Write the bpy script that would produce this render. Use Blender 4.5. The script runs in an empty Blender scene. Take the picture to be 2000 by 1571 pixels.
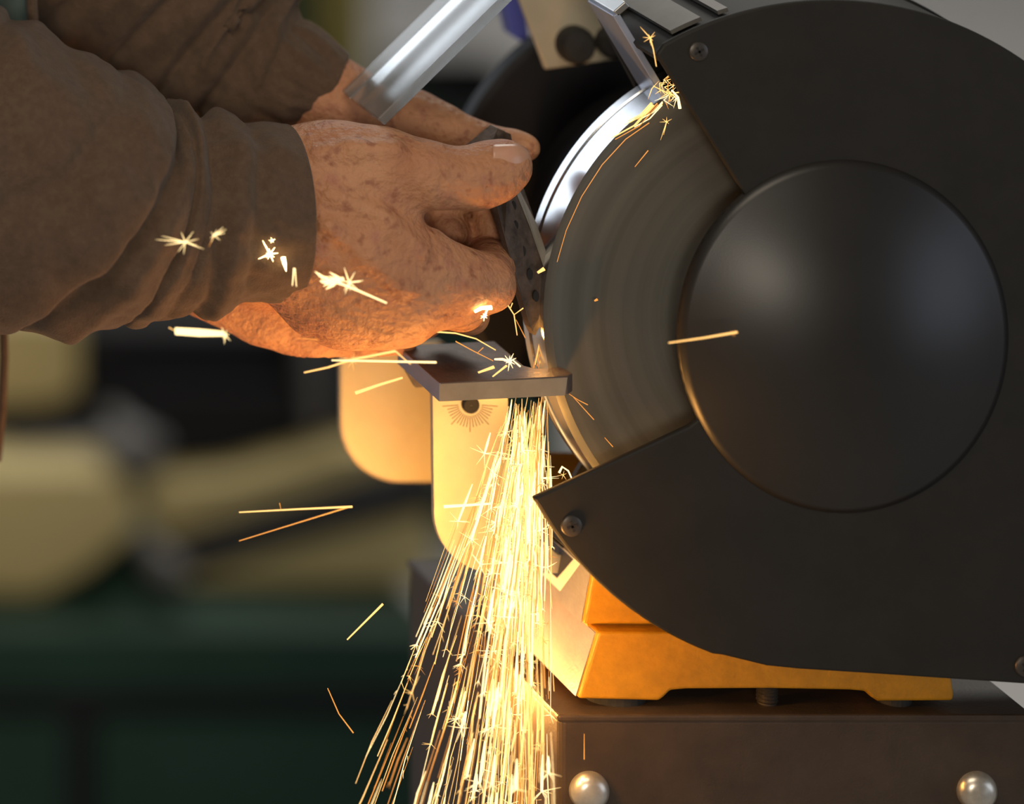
import bpy, math, random
import numpy as np
from mathutils import Vector, noise as mnoise

random.seed(7)
rng = np.random.default_rng(7)
S = bpy.context.scene
COL = S.collection

# ------------------------------------------------------------------ camera
# shift-lens telephoto standing to the left of and above the grinder, film plane parallel to the wheel
U = 0.0002                       # metres per photo pixel on the wheel's front face (y = 0)
D = 1.8                          # camera to wheel face
PX0, PY0 = -2200.0, -2000.0      # where the lens axis meets the photo plane
CX, CZ = (PX0 - 1000) * U, (785.5 - PY0) * U
cam_data = bpy.data.cameras.new('camera')
cam = bpy.data.objects.new('camera', cam_data)
COL.objects.link(cam)
cam.location = (CX, -D, CZ)
cam.rotation_euler = (math.pi / 2, 0, 0)
cam_data.sensor_width = 36.0
cam_data.lens = 36.0 * D / (2000 * U)
cam_data.shift_x = (1000 - PX0) / 2000.0
cam_data.shift_y = -(785.5 - PY0) / 2000.0
cam_data.clip_start = 0.05
cam_data.dof.use_dof = True
cam_data.dof.focus_distance = D - 0.006
cam_data.dof.aperture_fstop = 4.0
S.camera = cam

# ------------------------------------------------------------------ world, lamps, exposure
S.view_settings.view_transform = 'Standard'
S.view_settings.look = 'None'
S.view_settings.gamma = 1.0
S.view_settings.use_curve_mapping = False
S.view_settings.exposure = 0.0
S.cycles.use_denoising = True
S.cycles.sample_clamp_indirect = 6.0
world = bpy.data.worlds.new('workshop_ambient')
S.world = world
world.use_nodes = True
world.node_tree.nodes['Background'].inputs[0].default_value = (1.0, 0.95, 0.88, 1)
world.node_tree.nodes['Background'].inputs[1].default_value = 0.09


def area(name, loc, target, sx, sy, power, col):
    d = bpy.data.lights.new(name, 'AREA')
    d.shape = 'RECTANGLE'
    d.size, d.size_y, d.energy, d.color = sx, sy, power, col
    o = bpy.data.objects.new(name, d)
    COL.objects.link(o)
    o.location = loc
    o.rotation_euler = (Vector(target) - Vector(loc)).to_track_quat('-Z', 'Y').to_euler()
    return o


area('window_light_rear', (-1.9, 4.6, 1.35), (-0.4, 0.0, 1.0), 2.6, 2.5, 54, (0.84, 0.91, 1.0))
area('added_fill_over_hands', (-0.40, -0.95, 1.3), (0.0, 0.0, 0.0), 0.9, 0.5, 8.5, (1.0, 0.86, 0.68))  # added fill, no fixture seen; brightens hands and sleeves from above
area('added_fill_front', (-0.60, -2.5, 0.46), (0.1, 0.0, 0.0), 0.45, 0.38, 17, (1.0, 0.88, 0.72))  # added light near the camera for the dome highlight and front fill
area('window_light_side', (2.4, -1.5, 0.1), (0.12, 0.0, 0.0), 1.5, 1.3, 9, (0.72, 0.82, 1.0))
area('added_fill_back', (1.0, 3.0, 2.2), (1.1, 3.0, -0.9), 1.8, 1.8, 60, (1.0, 0.96, 0.88))  # added unseen light that brightens the far floor and wall


# ------------------------------------------------------------------ helpers
def P(px, py, y=0.0):
    """world point at depth y that the photo shows at pixel (px, py)"""
    k = (D + y) / D
    return Vector((CX + (px - PX0) * U * k, y, CZ - (py - PY0) * U * k))


def L(n, y=0.0):
    return n * U * (D + y) / D


def tag(o, label=None, cat=None, group=None, kind=None):
    if label: o['label'] = label
    if cat: o['category'] = cat
    if group: o['group'] = group
    if kind: o['kind'] = kind
    return o


def empty(name, loc, label, cat, group=None):
    o = bpy.data.objects.new(name, None)
    COL.objects.link(o)
    o.location = loc
    o.empty_display_size = 0.02
    return tag(o, label, cat, group)


def link(name, me, mat, parent=None, smooth=False, bevel=0, seg=2):
    o = bpy.data.objects.new(name, me)
    COL.objects.link(o)
    for m in (mat if isinstance(mat, (list, tuple)) else [mat]):
        me.materials.append(m)
    if smooth:
        me.polygons.foreach_set('use_smooth', [True] * len(me.polygons))
    if parent is not None:
        o.parent = parent
        off = Vector(parent.location)
        p = parent.parent
        while p is not None:
            off += Vector(p.location)
            p = p.parent
        o.location = -off
    if bevel:
        b = o.modifiers.new('bevel', 'BEVEL')
        b.width, b.segments, b.limit_method, b.angle_limit = bevel, seg, 'ANGLE', math.radians(35)
    return o


class MB:
    """collects geometry for one mesh"""
    def __init__(self):
        self.v, self.f, self.m = [], [], []

    def add(self, vs, fs, mi=0):
        n = len(self.v)
        self.v += [tuple(a) for a in vs]
        self.f += [tuple(i + n for i in f) for f in fs]
        self.m += [mi] * len(fs)
        return self

    def prism(self, front, d, mi=0):
        """front: world points of a planar outline; d: extrusion vector"""
        n = len(front)
        d = Vector(d)
        vs = [Vector(p) for p in front] + [Vector(p) + d for p in front]
        fs = [tuple(range(n)), tuple(range(2 * n - 1, n - 1, -1))]
        fs += [(i, n + i, n + (i + 1) % n, (i + 1) % n) for i in range(n)]
        return self.add(vs, fs, mi)

    def box(self, a, b, mi=0):
        (x0, y0, z0), (x1, y1, z1) = a, b
        return self.prism([(x0, y0, z0), (x1, y0, z0), (x1, y0, z1), (x0, y0, z1)], (0, y1 - y0, 0), mi)

    def tube(self, pts, rad, n=8, mi=0, caps=True):
        pts = [Vector(p) for p in pts]
        if not hasattr(rad, '__len__'): rad = [rad] * len(pts)
        vs, fs = [], []
        t0 = (pts[1] - pts[0]).normalized()
        ref = Vector((0, 0, 1)) if abs(t0.z) < 0.9 else Vector((1, 0, 0))
        a = t0.cross(ref).normalized()
        for i, p in enumerate(pts):
            t = (pts[min(i + 1, len(pts) - 1)] - pts[max(i - 1, 0)]).normalized()
            a = (a - t * a.dot(t)).normalized()
            b = t.cross(a)
            for j in range(n):
                w = 2 * math.pi * j / n
                vs.append(p + (a * math.cos(w) + b * math.sin(w)) * rad[i])
        for i in range(len(pts) - 1):
            for j in range(n):
                k = (j + 1) % n
                fs.append((i * n + j, i * n + k, (i + 1) * n + k, (i + 1) * n + j))
        if caps:
            fs.append(tuple(range(n - 1, -1, -1)))
            fs.append(tuple(range((len(pts) - 1) * n, len(pts) * n)))
        return self.add(vs, fs, mi)

    def lathe(self, c, prof, n=48, mi=0, sx=1.0, sz=1.0, a0=0.0, a1=2 * math.pi):
        """profile of (radius, y) turned about the y axis through c"""
        full = abs(a1 - a0 - 2 * math.pi) < 1e-6
        m = n if full else n + 1
        vs, fs = [], []
        for r, y in prof:
            for j in range(m):
                w = a0 + (a1 - a0) * j / n
                vs.append((c[0] + r * sx * math.cos(w), c[1] + y, c[2] + r * sz * math.sin(w)))
        for i in range(len(prof) - 1):
            for j in range(n):
                k = (j + 1) % m
                fs.append((i * m + j, i * m + k, (i + 1) * m + k, (i + 1) * m + j))
        return self.add(vs, fs, mi)

    def build(self, name, mat, parent=None, smooth=False, bevel=0, seg=2):
        me = bpy.data.meshes.new(name)
        me.from_pydata(self.v, [], self.f)
        me.polygons.foreach_set('material_index', self.m)
        me.update()
        import bmesh
        bm = bmesh.new()
        bm.from_mesh(me)
        bmesh.ops.recalc_face_normals(bm, faces=bm.faces)
        bm.to_mesh(me)
        bm.free()
        return link(name, me, mat, parent, smooth, bevel, seg)


def auto_smooth(o, ang=40):
    me = o.data
    me.polygons.foreach_set('use_smooth', [True] * len(me.polygons))
    me.set_sharp_from_angle(angle=math.radians(ang))
    return o


def mat(name, col, rough=0.5, metal=0.0, var=0.0, vscale=40.0, bump=0.0, bscale=400.0, spec=0.5, sheen=0.0, sss=0.0, stretch=None, col2=None, bdist=0.0006):
    m = bpy.data.materials.new(name)
    m.use_nodes = True
    nt = m.node_tree
    N, K = nt.nodes, nt.links
    b = N['Principled BSDF']
    b.inputs['Base Color'].default_value = (*col, 1)
    b.inputs['Roughness'].default_value = rough
    b.inputs['Metallic'].default_value = metal
    b.inputs['Specular IOR Level'].default_value = spec
    if sheen:
        b.inputs['Sheen Weight'].default_value = sheen
        b.inputs['Sheen Roughness'].default_value = 0.5
    if sss:
        b.inputs['Subsurface Weight'].default_value = sss
        b.inputs['Subsurface Radius'].default_value = (1.0, 0.35, 0.2)
        b.inputs['Subsurface Scale'].default_value = 0.004
    tc = N.new('ShaderNodeTexCoord')
    src = tc.outputs['Object']
    if stretch:
        mp = N.new('ShaderNodeMapping')
        mp.inputs['Scale'].default_value = stretch
        K.new(src, mp.inputs['Vector'])
        src = mp.outputs['Vector']
    if var:
        nz = N.new('ShaderNodeTexNoise')
        nz.inputs['Scale'].default_value = vscale
        nz.inputs['Detail'].default_value = 5
        nz.inputs['Roughness'].default_value = 0.65
        K.new(src, nz.inputs['Vector'])
        rp = N.new('ShaderNodeValToRGB')
        c2 = col2 or tuple(min(1, c * (1 + var)) for c in col)
        c1 = tuple(c * (1 - var) for c in col)
        rp.color_ramp.elements[0].position, rp.color_ramp.elements[1].position = 0.3, 0.7
        rp.color_ramp.elements[0].color = (*c1, 1)
        rp.color_ramp.elements[1].color = (*c2, 1)
        K.new(nz.outputs['Fac'], rp.inputs['Fac'])
        K.new(rp.outputs['Color'], b.inputs['Base Color'])
    if bump:
        nb = N.new('ShaderNodeTexNoise')
        nb.inputs['Scale'].default_value = bscale
        nb.inputs['Detail'].default_value = 4
        K.new(src, nb.inputs['Vector'])
        bp = N.new('ShaderNodeBump')
        bp.inputs['Strength'].default_value = bump
        bp.inputs['Distance'].default_value = bdist
        K.new(nb.outputs['Fac'], bp.inputs['Height'])
        K.new(bp.outputs['Normal'], b.inputs['Normal'])
    return m


def emit(name, col, strength):
    m = bpy.data.materials.new(name)
    m.use_nodes = True
    b = m.node_tree.nodes['Principled BSDF']
    b.inputs['Base Color'].default_value = (0, 0, 0, 1)
    b.inputs['Emission Color'].default_value = (*col, 1)
    b.inputs['Emission Strength'].default_value = strength
    return m


def skin_material():
    m = mat('skin', (0.46, 0.21, 0.125), 0.55, sss=0.06, bump=0.9, bscale=330, spec=0.35, bdist=0.0016)
    nt = m.node_tree
    N, K = nt.nodes, nt.links
    b = N['Principled BSDF']
    tc = [n for n in N if n.type == 'TEX_COORD'][0]

    def ramp(node_out, p0, p1, c0, c1):
        r = N.new('ShaderNodeValToRGB')
        r.color_ramp.elements[0].position, r.color_ramp.elements[1].position = p0, p1
        r.color_ramp.elements[0].color, r.color_ramp.elements[1].color = (*c0, 1), (*c1, 1)
        K.new(node_out, r.inputs['Fac'])
        return r.outputs['Color']

    def nz(scale, detail=4):
        n = N.new('ShaderNodeTexNoise')
        n.inputs['Scale'].default_value = scale
        n.inputs['Detail'].default_value = detail
        K.new(tc.outputs['Object'], n.inputs['Vector'])
        return n.outputs['Fac']

    def mix(a, bcol, fac):
        x = N.new('ShaderNodeMix')
        x.data_type = 'RGBA'
        K.new(fac, x.inputs['Factor'])
        K.new(a, x.inputs[6])
        if isinstance(bcol, tuple): x.inputs[7].default_value = (*bcol, 1)
        else: K.new(bcol, x.inputs[7])
        return x.outputs[2]
    base = ramp(nz(45, 5), 0.3, 0.7, (0.42, 0.18, 0.090), (0.54, 0.275, 0.145))
    base = mix(base, (0.34, 0.12, 0.085), ramp(nz(90, 3), 0.54, 0.74, (0, 0, 0), (0.7, 0.7, 0.7)))
    spots = ramp(nz(210, 2), 0.57, 0.72, (0, 0, 0), (0.75, 0.75, 0.75))
    base = mix(base, (0.27, 0.095, 0.05), spots)
    K.new(base, b.inputs['Base Color'])
    return m


M = dict(
    black=mat('matt_black_paint', (0.0150, 0.0138, 0.0115), 0.62, var=0.15, vscale=60, bump=0.08, bscale=1500, spec=0.28),
    dome=mat('satin_black_paint', (0.014, 0.013, 0.012), 0.38, var=0.1, bump=0.03, bscale=1800, spec=0.5),
    stone=mat('grinding_wheel_side', (0.150, 0.138, 0.112), 0.66, var=0.10, vscale=30, bump=0.08, bscale=900, spec=0.35),
    steel=mat('brushed_steel', (0.55, 0.55, 0.54), 0.34, 1.0, var=0.15, vscale=25),
    mirror=mat('polished_rim_metal', (0.56, 0.58, 0.61), 0.20, 1.0, var=0.12, vscale=30),
    zinc=mat('zinc_plated_sheet', (0.53, 0.47, 0.35), 0.48, 0.45, var=0.08, vscale=50, bump=0.1, bscale=600),
    rest=mat('scuffed_dark_steel', (0.105, 0.080, 0.068), 0.5, 0.25, var=0.35, vscale=90, bump=0.4, bscale=500),
    restside=mat('ground_steel_edge', (0.29, 0.265, 0.22), 0.45, 0.5, var=0.15, vscale=60),
    bar=mat('oily_black_steel', (0.085, 0.062, 0.050), 0.50, 0.0, var=0.6, vscale=120, bump=0.6, bscale=350),
    hole=mat('dark_recess', (0.006, 0.005, 0.005), 0.7),
    ground=mat('freshly_ground_steel', (0.30, 0.22, 0.12), 0.5, 0.5, var=0.25, vscale=300),
    yellow=mat('yellow_cast_paint', (0.44, 0.205, 0.010), 0.42, var=0.14, vscale=130, bump=0.5, bscale=420, spec=0.4),
    ped=mat('brown_pedestal_paint', (0.044, 0.030, 0.020), 0.55, var=0.2, vscale=60, bump=0.3, bscale=900, spec=0.35),
    rubber=mat('black_rubber', (0.015, 0.014, 0.013), 0.7, bump=0.2),
    dark=mat('dark_machine_paint', (0.010, 0.010, 0.012), 0.6, var=0.2, spec=0.25),
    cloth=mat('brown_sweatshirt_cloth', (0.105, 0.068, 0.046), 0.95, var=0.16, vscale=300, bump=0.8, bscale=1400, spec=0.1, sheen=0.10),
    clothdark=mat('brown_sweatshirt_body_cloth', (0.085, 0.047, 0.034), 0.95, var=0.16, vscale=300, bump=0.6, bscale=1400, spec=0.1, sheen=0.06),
    shirt=mat('teal_shirt_cloth', (0.06, 0.085, 0.075), 0.9, var=0.2, vscale=80),
    skin=skin_material(),
    nail=mat('fingernail', (0.56, 0.30, 0.20), 0.30, var=0.06, sss=0.1),
    flank=mat('flank_sheen_grey', (0.22, 0.21, 0.23), 0.45, var=0.1, vscale=100, bump=0.4, bscale=500),  # window reflection on the yellow casting, put into colour as pale grey
    skysteel=mat('sky_tinted_steel', (0.30, 0.34, 0.46), 0.38, 0.25, var=0.08, vscale=60),  # pale blue puts the reflected sky into the steel's colour
    dull=mat('dull_bracket_steel', (0.13, 0.125, 0.115), 0.5, 0.5, var=0.15, vscale=50),
    white=mat('white_print', (0.75, 0.75, 0.74), 0.5),
    navy=mat('navy_print', (0.02, 0.025, 0.05), 0.5),
    bolt=mat('zinc_bolt_head', (0.62, 0.58, 0.50), 0.32, 0.8, var=0.25, vscale=90),
    screw=mat('blackened_screw', (0.07, 0.062, 0.055), 0.38, 0.6),
    beige=mat('beige_machine_paint', (0.62, 0.50, 0.22), 0.5, var=0.1, vscale=8),
    green=mat('dark_green_machine_paint', (0.014, 0.046, 0.029), 0.55, var=0.2, vscale=6, spec=0.25),
    grey=mat('grey_machine_metal', (0.18, 0.175, 0.17), 0.5, var=0.2, vscale=8),
    olive=mat('olive_yellow_paint', (0.34, 0.27, 0.07), 0.5, var=0.1, vscale=8),
    blue=mat('blue_plastic', (0.09, 0.10, 0.42), 0.5),
    floor=mat('concrete_floor', (0.42, 0.41, 0.40), 0.6, var=0.12, vscale=3),
    wall=mat('painted_wall', (0.50, 0.50, 0.51), 0.8, var=0.05, vscale=2),
    hot=emit('spark_white_hot', (1.0, 0.72, 0.32), 2.5),
    warm=emit('spark_yellow', (1.0, 0.54, 0.16), 1.8),
    flash=emit('spark_flash', (1.0, 0.70, 0.30), 14.0),
    ember=emit('spark_orange', (1.0, 0.36, 0.06), 1.05),
)


def acrylic():
    m = bpy.data.materials.new('clear_acrylic')
    m.use_nodes = True
    N, K = m.node_tree.nodes, m.node_tree.links
    N.clear()
    out = N.new('ShaderNodeOutputMaterial')
    tr = N.new('ShaderNodeBsdfTransparent')
    tr.inputs['Color'].default_value = (0.93, 0.95, 0.95, 1)
    gl = N.new('ShaderNodeBsdfGlossy')
    gl.inputs['Roughness'].default_value = 0.16
    df = N.new('ShaderNodeBsdfDiffuse')
    df.inputs['Color'].default_value = (0.8, 0.8, 0.8, 1)
    fr = N.new('ShaderNodeFresnel')
    fr.inputs['IOR'].default_value = 1.49
    a, b = N.new('ShaderNodeMixShader'), N.new('ShaderNodeMixShader')
    a.inputs['Fac'].default_value = 0.16
    K.new(tr.outputs[0], a.inputs[1])
    K.new(df.outputs[0], a.inputs[2])
    K.new(fr.outputs[0], b.inputs['Fac'])
    K.new(a.outputs[0], b.inputs[1])
    K.new(gl.outputs[0], b.inputs[2])
    K.new(b.outputs[0], out.inputs['Surface'])
    return m


M['acrylic'] = acrylic()


def wheel_rings(m, ax, az):
    N, K = m.node_tree.nodes, m.node_tree.links
    b = N['Principled BSDF']
    tc = [n for n in N if n.type == 'TEX_COORD'][0]
    sub = N.new('ShaderNodeVectorMath')
    sub.operation = 'MULTIPLY_ADD'
    sub.inputs[1].default_value = (1, 0, 1)
    sub.inputs[2].default_value = (-ax, 0, -az)
    K.new(tc.outputs['Object'], sub.inputs[0])
    ln = N.new('ShaderNodeVectorMath')
    ln.operation = 'LENGTH'
    K.new(sub.outputs['Vector'], ln.inputs[0])
    nz = N.new('ShaderNodeTexNoise')
    nz.noise_dimensions = '1D'
    nz.inputs['Scale'].default_value = 160
    nz.inputs['Detail'].default_value = 6
    K.new(ln.outputs['Value'], nz.inputs['W'])
    rp = N.new('ShaderNodeValToRGB')
    rp.color_ramp.elements[0].position, rp.color_ramp.elements[1].position = 0.3, 0.75
    rp.color_ramp.elements[0].color, rp.color_ramp.elements[1].color = (0.084, 0.084, 0.076, 1), (0.112, 0.111, 0.102, 1)
    K.new(nz.outputs['Fac'], rp.inputs['Fac'])
    K.new(rp.outputs['Color'], b.inputs['Base Color'])


wheel_rings(M['stone'], 0.114, 0.0332)

# ------------------------------------------------------------------ setting
FLOOR = -0.95
f = MB().box((-3.0, -2.5, FLOOR - 0.05), (5.0, 5.0, FLOOR)).build('floor', M['floor'])
tag(f, 'pale grey concrete workshop floor', 'floor', kind='structure')
w = MB().box((-3.0, 5.0, FLOOR), (5.0, 5.1, 2.4)).build('wall_back', M['wall'])
tag(w, 'blurred pale grey workshop wall in the far background', 'wall', kind='structure')

# ------------------------------------------------------------------ bench grinder
AX, AZ = 0.114, 0.0332            # wheel axis
YC = -0.027                       # front face of the guard cover
C = (AX, 0, AZ)
G = empty('bench_grinder', (AX, 0.06, -0.112), 'black and yellow bench grinder with a domed wheel guard', 'grinder')


def arc(cx, cy, r, a0, a1, n):
    return [(cx + r * math.cos(math.radians(a0 + (a1 - a0) * i / n)), cy - r * math.sin(math.radians(a0 + (a1 - a0) * i / n))) for i in range(n + 1)]


GCX, GCY, GR = 1624, 660, 660
DCX, DCY, DRX, DRY = 1648, 657, 321, 345
a_up = math.degrees(math.atan2(GCY - 107, 1282 - GCX))
a_lo = math.degrees(math.atan2(GCY - 974, 1041 - GCX)) % 360
outer_top = [(1282, 107)] + arc(GCX, GCY, GR, a_up - 2, 0, 60)
outer_bot = [(2286, 1000), (2280, 1250), (2262, 1350), (2000, 1337), (1700, 1317), (1560, 1308), (1500, 1302), (1414, 1281)]
outer_arc2 = arc(GCX, GCY, GR, 251.3, a_lo, 26)[1:-1] + [(1041, 974)]
e0 = [(DCX + DRX * math.cos(math.radians(a)), DCY - DRY * math.sin(math.radians(a))) for a in range(208, 131, -4)]
inner = [(1346, 833)] + e0 + [(1447, 420), (1458, 409), (1460, 396), (1455, 381)]
outline = outer_top + outer_bot + outer_arc2 + inner
cover = MB().prism([P(x, y, YC) for x, y in outline], (0, 0.0032, 0)).build('guard_cover', M['black'], G, bevel=0.0010)
tag(cover, 'matt black C-shaped guard cover plate')
# domed hub cover
dome = MB()
cD = P(DCX, DCY, YC)
prof = [(1.0, 0.0030)]
for i in range(0, 25):
    t = i / 24
    r = 1.0 - t
    h = 0.0185 * (max(0.0, 1 - r * r)) ** 1.05
    prof.append((max(r, 0.0005), -0.0004 - h))
dome.lathe(cD, prof, 96, 0, L(DRX, YC), L(DRY, YC))
dm = dome.build('domed_hub_cover', M['dome'], G, smooth=True)
tag(dm, 'satin black dome pressed out of the guard cover')


def screw(px, py, y, r, parent, name='screw', rot=0.3):
    c = P(px, py, y)
    m = MB()
    pr = [(r, 0), (r, -r * 0.08), (r * 0.93, -r * 0.18), (r * 0.75, -r * 0.25), (r * 0.45, -r * 0.29), (r * 0.02, -r * 0.30)]
    m.lathe(c, pr, 28)
    for a in (rot, rot + math.pi / 2):
        d = Vector((math.cos(a), 0, math.sin(a)))
        q = Vector((-math.sin(a), 0, math.cos(a)))
        pts = [c + d * (s1 * r * 0.52) + q * (s2 * r * 0.11) + Vector((0, -r * 0.32, 0)) for s1, s2 in ((-1, -1), (1, -1), (1, 1), (-1, 1))]
        m.prism(pts, (0, r * 0.3, 0), 1)  # dark bars set proud; the slot's shade is put into their colour
    o = m.build(name, [M['screw'], M['hole']], parent)
    return auto_smooth(o, 30)


screw(1364, 100, YC, L(19, YC), cover, rot=0.5)
screw(1116, 1027, YC, L(21, YC), cover, rot=0.3)
screw(2003, 1302, YC, L(21, YC), cover, rot=0.9)

# guard shell: a band of sheet behind the cover, along both arcs
YB = 0.030


def band(pts, y0, y1, th):
    m = MB()
    c = Vector((AX, 0, AZ))
    o = [P(x, y, YC) for x, y in pts]
    n = len(o)
    vs = []
    for p in o:
        d = (Vector((p.x, 0, p.z)) - c).normalized()
        for (dd, yy) in ((-0.0012, y0), (-0.0012 - th, y0), (-0.0012 - th, y1), (-0.0012, y1)):
            vs.append((p.x + d.x * dd, yy, p.z + d.z * dd))
    fs = []
    for i in range(n - 1):
        for j in range(4):
            k = (j + 1) % 4
            fs.append((i * 4 + j, i * 4 + k, (i + 1) * 4 + k, (i + 1) * 4 + j))
    fs += [(0, 1, 2, 3), tuple((n - 1) * 4 + j for j in (3, 2, 1, 0))]
    return m.add(vs, fs)


auto_smooth(band(outer_top, YC + 0.0032, YB, 0.0025).build('guard_shell', M['black'], G))
arc_cut = [p for p in outer_arc2 if p[0] > 1150]
auto_smooth(band(outer_bot[2:] + arc_cut, YC + 0.0032, YB, 0.0025).build('guard_shell', M['black'], G))
# inner side plate of the front guard, with the same opening cut wider
cpl = [(p[0], p[1]) for p in outline]
inner_plate = [P(x, y, YC) for x, y in outer_top + outer_bot + arc_cut] + [P(x, y, YC) for x, y in ((1210, 1060), (1300, 900), (1480, 830), (1520, 640), (1480, 500), (1400, 330))]
MB().prism([Vector((p.x, YB, p.z)) for p in inner_plate], (0, 0.003, 0)).build('guard_side_plate', M['black'], G)

# grinding wheel: dark side face, polished rim
R = 0.1012
wh = MB().lathe(C, [(0.012, 0.0), (0.084, 0.0), (0.0865, -0.0006), (0.0985, -0.0006), (0.1002, 0.0004), (R, 0.0016), (R - 0.0005, 0.003), (0.02, 0.020)], 160)
wheel = auto_smooth(wh.build('grinding_wheel', M['stone'], G), 25)
tag(wheel, 'dark grey grinding wheel side with faint rings')
rm = MB().lathe(C, [(R - 0.003, 0.0017), (R, 0.0017), (R, 0.0170), (R + 0.0006, 0.0175), (R + 0.0006, 0.0228), (R - 0.004, 0.0230), (0.03, 0.023)], 200)
rim = auto_smooth(rm.build('polished_rim', M['mirror'], wheel), 25)
tag(rim, 'mirror bright metal rim of the wheel')
MB().tube([(AX, -0.02, AZ), (AX, 0.2, AZ)], 0.010, 20).build('shaft', M['steel'], G, smooth=False)

# motor and rear guard
mo = MB().lathe((AX, 0, AZ), [(0.02, 0.034), (0.060, 0.034), (0.066, 0.040), (0.066, 0.120), (0.06, 0.128), (0.02, 0.129)], 72)
auto_smooth(mo.build('motor_housing', M['dark'], G), 30)
rg = MB().lathe((AX, 0, AZ), [(0.02, 0.138), (0.0905, 0.138), (0.093, 0.1395), (0.0935, 0.147), (0.09, 0.1485), (0.02, 0.149)], 120)
auto_smooth(rg.build('rear_guard', M['dark'], G), 30)

# front tool rest
z0 = P(858, 748, -0.014).z
rt = lambda px, py, y: P(px, py, y)


def rest_pt(x, y, dz=0.0):
    xl = P(858, 748, -0.014).x
    return Vector((x, y, z0 + (x - xl) * 0.050 + dz))


xs = lambda px: P(px, 740, -0.014).x
x_l, x_r = xs(858), xs(1125)
top = [(x_l, -0.014), (xs(1108), -0.014), (x_r, -0.0105), (xs(1118), -0.0025), (xs(1066), -0.0022), (xs(1052), 0.002), (xs(1052), 0.0345), (x_l, 0.0345)]
mr = MB().prism([rest_pt(x, y) for x, y in top], (0.0, 0, -0.0072))
tr_ = mr.build('tool_rest', M['rest'], G, bevel=0.0005)
tag(tr_, 'scuffed dark steel tool rest under the workpiece')
mr = MB()
mr.prism([rest_pt(x_l - 0.0001, y, dz) for y, dz in ((-0.0142, -0.0002), (0.0345, -0.0002), (0.0345, -0.0072), (-0.0142, -0.0072))], (0.0006, 0, 0))
mr.build('rest_end_face', M['skysteel'], tr_)  # thin end sheet, window light put into its pale blue colour
mr = MB().prism([rest_pt(x_l, -0.0143, -0.0004), rest_pt(xs(1108), -0.0143, -0.0004), rest_pt(xs(1103), -0.0143, -0.0072), rest_pt(x_l, -0.0143, -0.0072)], (0, 0.0005, 0))
mr.build('rest_front_face', M['restside'], tr_)
# underside channel of the rest
mr = MB().prism([rest_pt(x_l + 0.001, 0.0342, -0.0072), rest_pt(x_l + 0.034, 0.0342, -0.0072), rest_pt(x_l + 0.034, 0.0342, -0.016), rest_pt(x_l + 0.006, 0.0342, -0.016)], (0, -0.003, 0))
mr.build('rest_channel', M['rest'], tr_)


def round_poly(px_pts):
    return px_pts


# support plates (front and rear wheel)
def support_plate(name, pts, y, th=0.003):
    return MB().prism([P(a, b, y) for a, b in pts], (0, th, 0)).build(name, M['zinc'], G, bevel=0.0007, seg=3)


YP = 0.030
fp = [(845, 770), (992, 770), (992, 850), (1000, 960), (1040, 1040), (1090, 1085), (1200, 1085), (1200, 1120), (955, 1120)] + arc(968, 1000, 120, 268, 182, 10)
plate1 = support_plate('rest_bracket', fp, YP)
tag(plate1, 'rounded zinc plate holding the tool rest')
YP2 = 0.143
bp_ = [(665, 668), (860, 668), (960, 740), (960, 943)] + arc(783, 825, 118, 270, 180, 10)
plate2 = support_plate('rear_rest_bracket', bp_, YP2)
tag(plate2, 'blurred rounded zinc plate of the rear wheel rest')
# pivot bolt and printed angle scale on the front plate
pc = P(918, 790, YP)
pv = MB().lathe(pc, [(0.0034, 0.0), (0.0034, -0.0012), (0.0028, -0.0018), (0.0002, -0.0018)], 28)
pv.build('pivot_bolt', M['hole'], plate1, smooth=False)
sc = MB()
for i in range(21):
    a = math.radians(184 + i * 8.6)
    d = Vector((math.cos(a), 0, math.sin(a)))
    q = Vector((-math.sin(a), 0, math.cos(a))) * 0.00014
    r0, r1 = 0.0046, 0.0092 + (0.0018 if i % 5 == 0 else 0)
    o = pc + Vector((0, -0.00006, 0))
    sc.prism([o + d * r0 - q, o + d * r1 - q, o + d * r1 + q, o + d * r0 + q], (0, 0.0001, 0))
tag(sc.build('angle_scale', M['hole'], plate1), 'printed fan of dark angle marks')

# spark deflector: a flat bar across the wheel above the opening
sd = MB()
b0, b1 = P(1203, 28, -0.002), P(1309, 203, -0.002)
dn = (b1 - b0).normalized()
nn = Vector((dn.z, 0, -dn.x)) * 0.0014
sd.prism([b0 - nn, b1 - nn, b1 + nn, b0 + nn], (0, 0.027, 0))
tag(sd.build('spark_deflector', M['skysteel'], G, bevel=0.0004), 'bright steel spark deflector bar just above the wheel')
sd = MB()
t0, t1 = P(1203, 28, -0.002), P(1226, 8, -0.002)
dn = (t1 - t0).normalized()
nn = Vector((dn.z, 0, -dn.x)) * 0.0014
sd.prism([t0 - nn, t1 - nn, t1 + nn, t0 + nn], (0, 0.027, 0))
sd.build('deflector_flange', M['steel'], G, bevel=0.0004)
# slotted steel bracket on top of the guard shell
GRW = GR * U * (D + YC) / D
CXW, CZW = P(GCX, GCY, YC).x, P(GCX, GCY, YC).z


def shell_patch(m, a0, a1, y0, y1, lift, th, n=8):
    vs, fs = [], []
    for i in range(n + 1):
        a = math.radians(a0 + (a1 - a0) * i / n)
        for (r, y) in ((GRW + lift, y0), (GRW + lift + th, y0), (GRW + lift + th, y1), (GRW + lift, y1)):
            vs.append((CXW + r * math.cos(a), y, CZW + r * math.sin(a)))
    for i in range(n):
        for j in range(4):
            k = (j + 1) % 4
            fs.append((i * 4 + j, i * 4 + k, (i + 1) * 4 + k, (i + 1) * 4 + j))
    fs += [(0, 1, 2, 3), tuple(n * 4 + j for j in (3, 2, 1, 0))]
    m.add(vs, fs)


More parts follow.
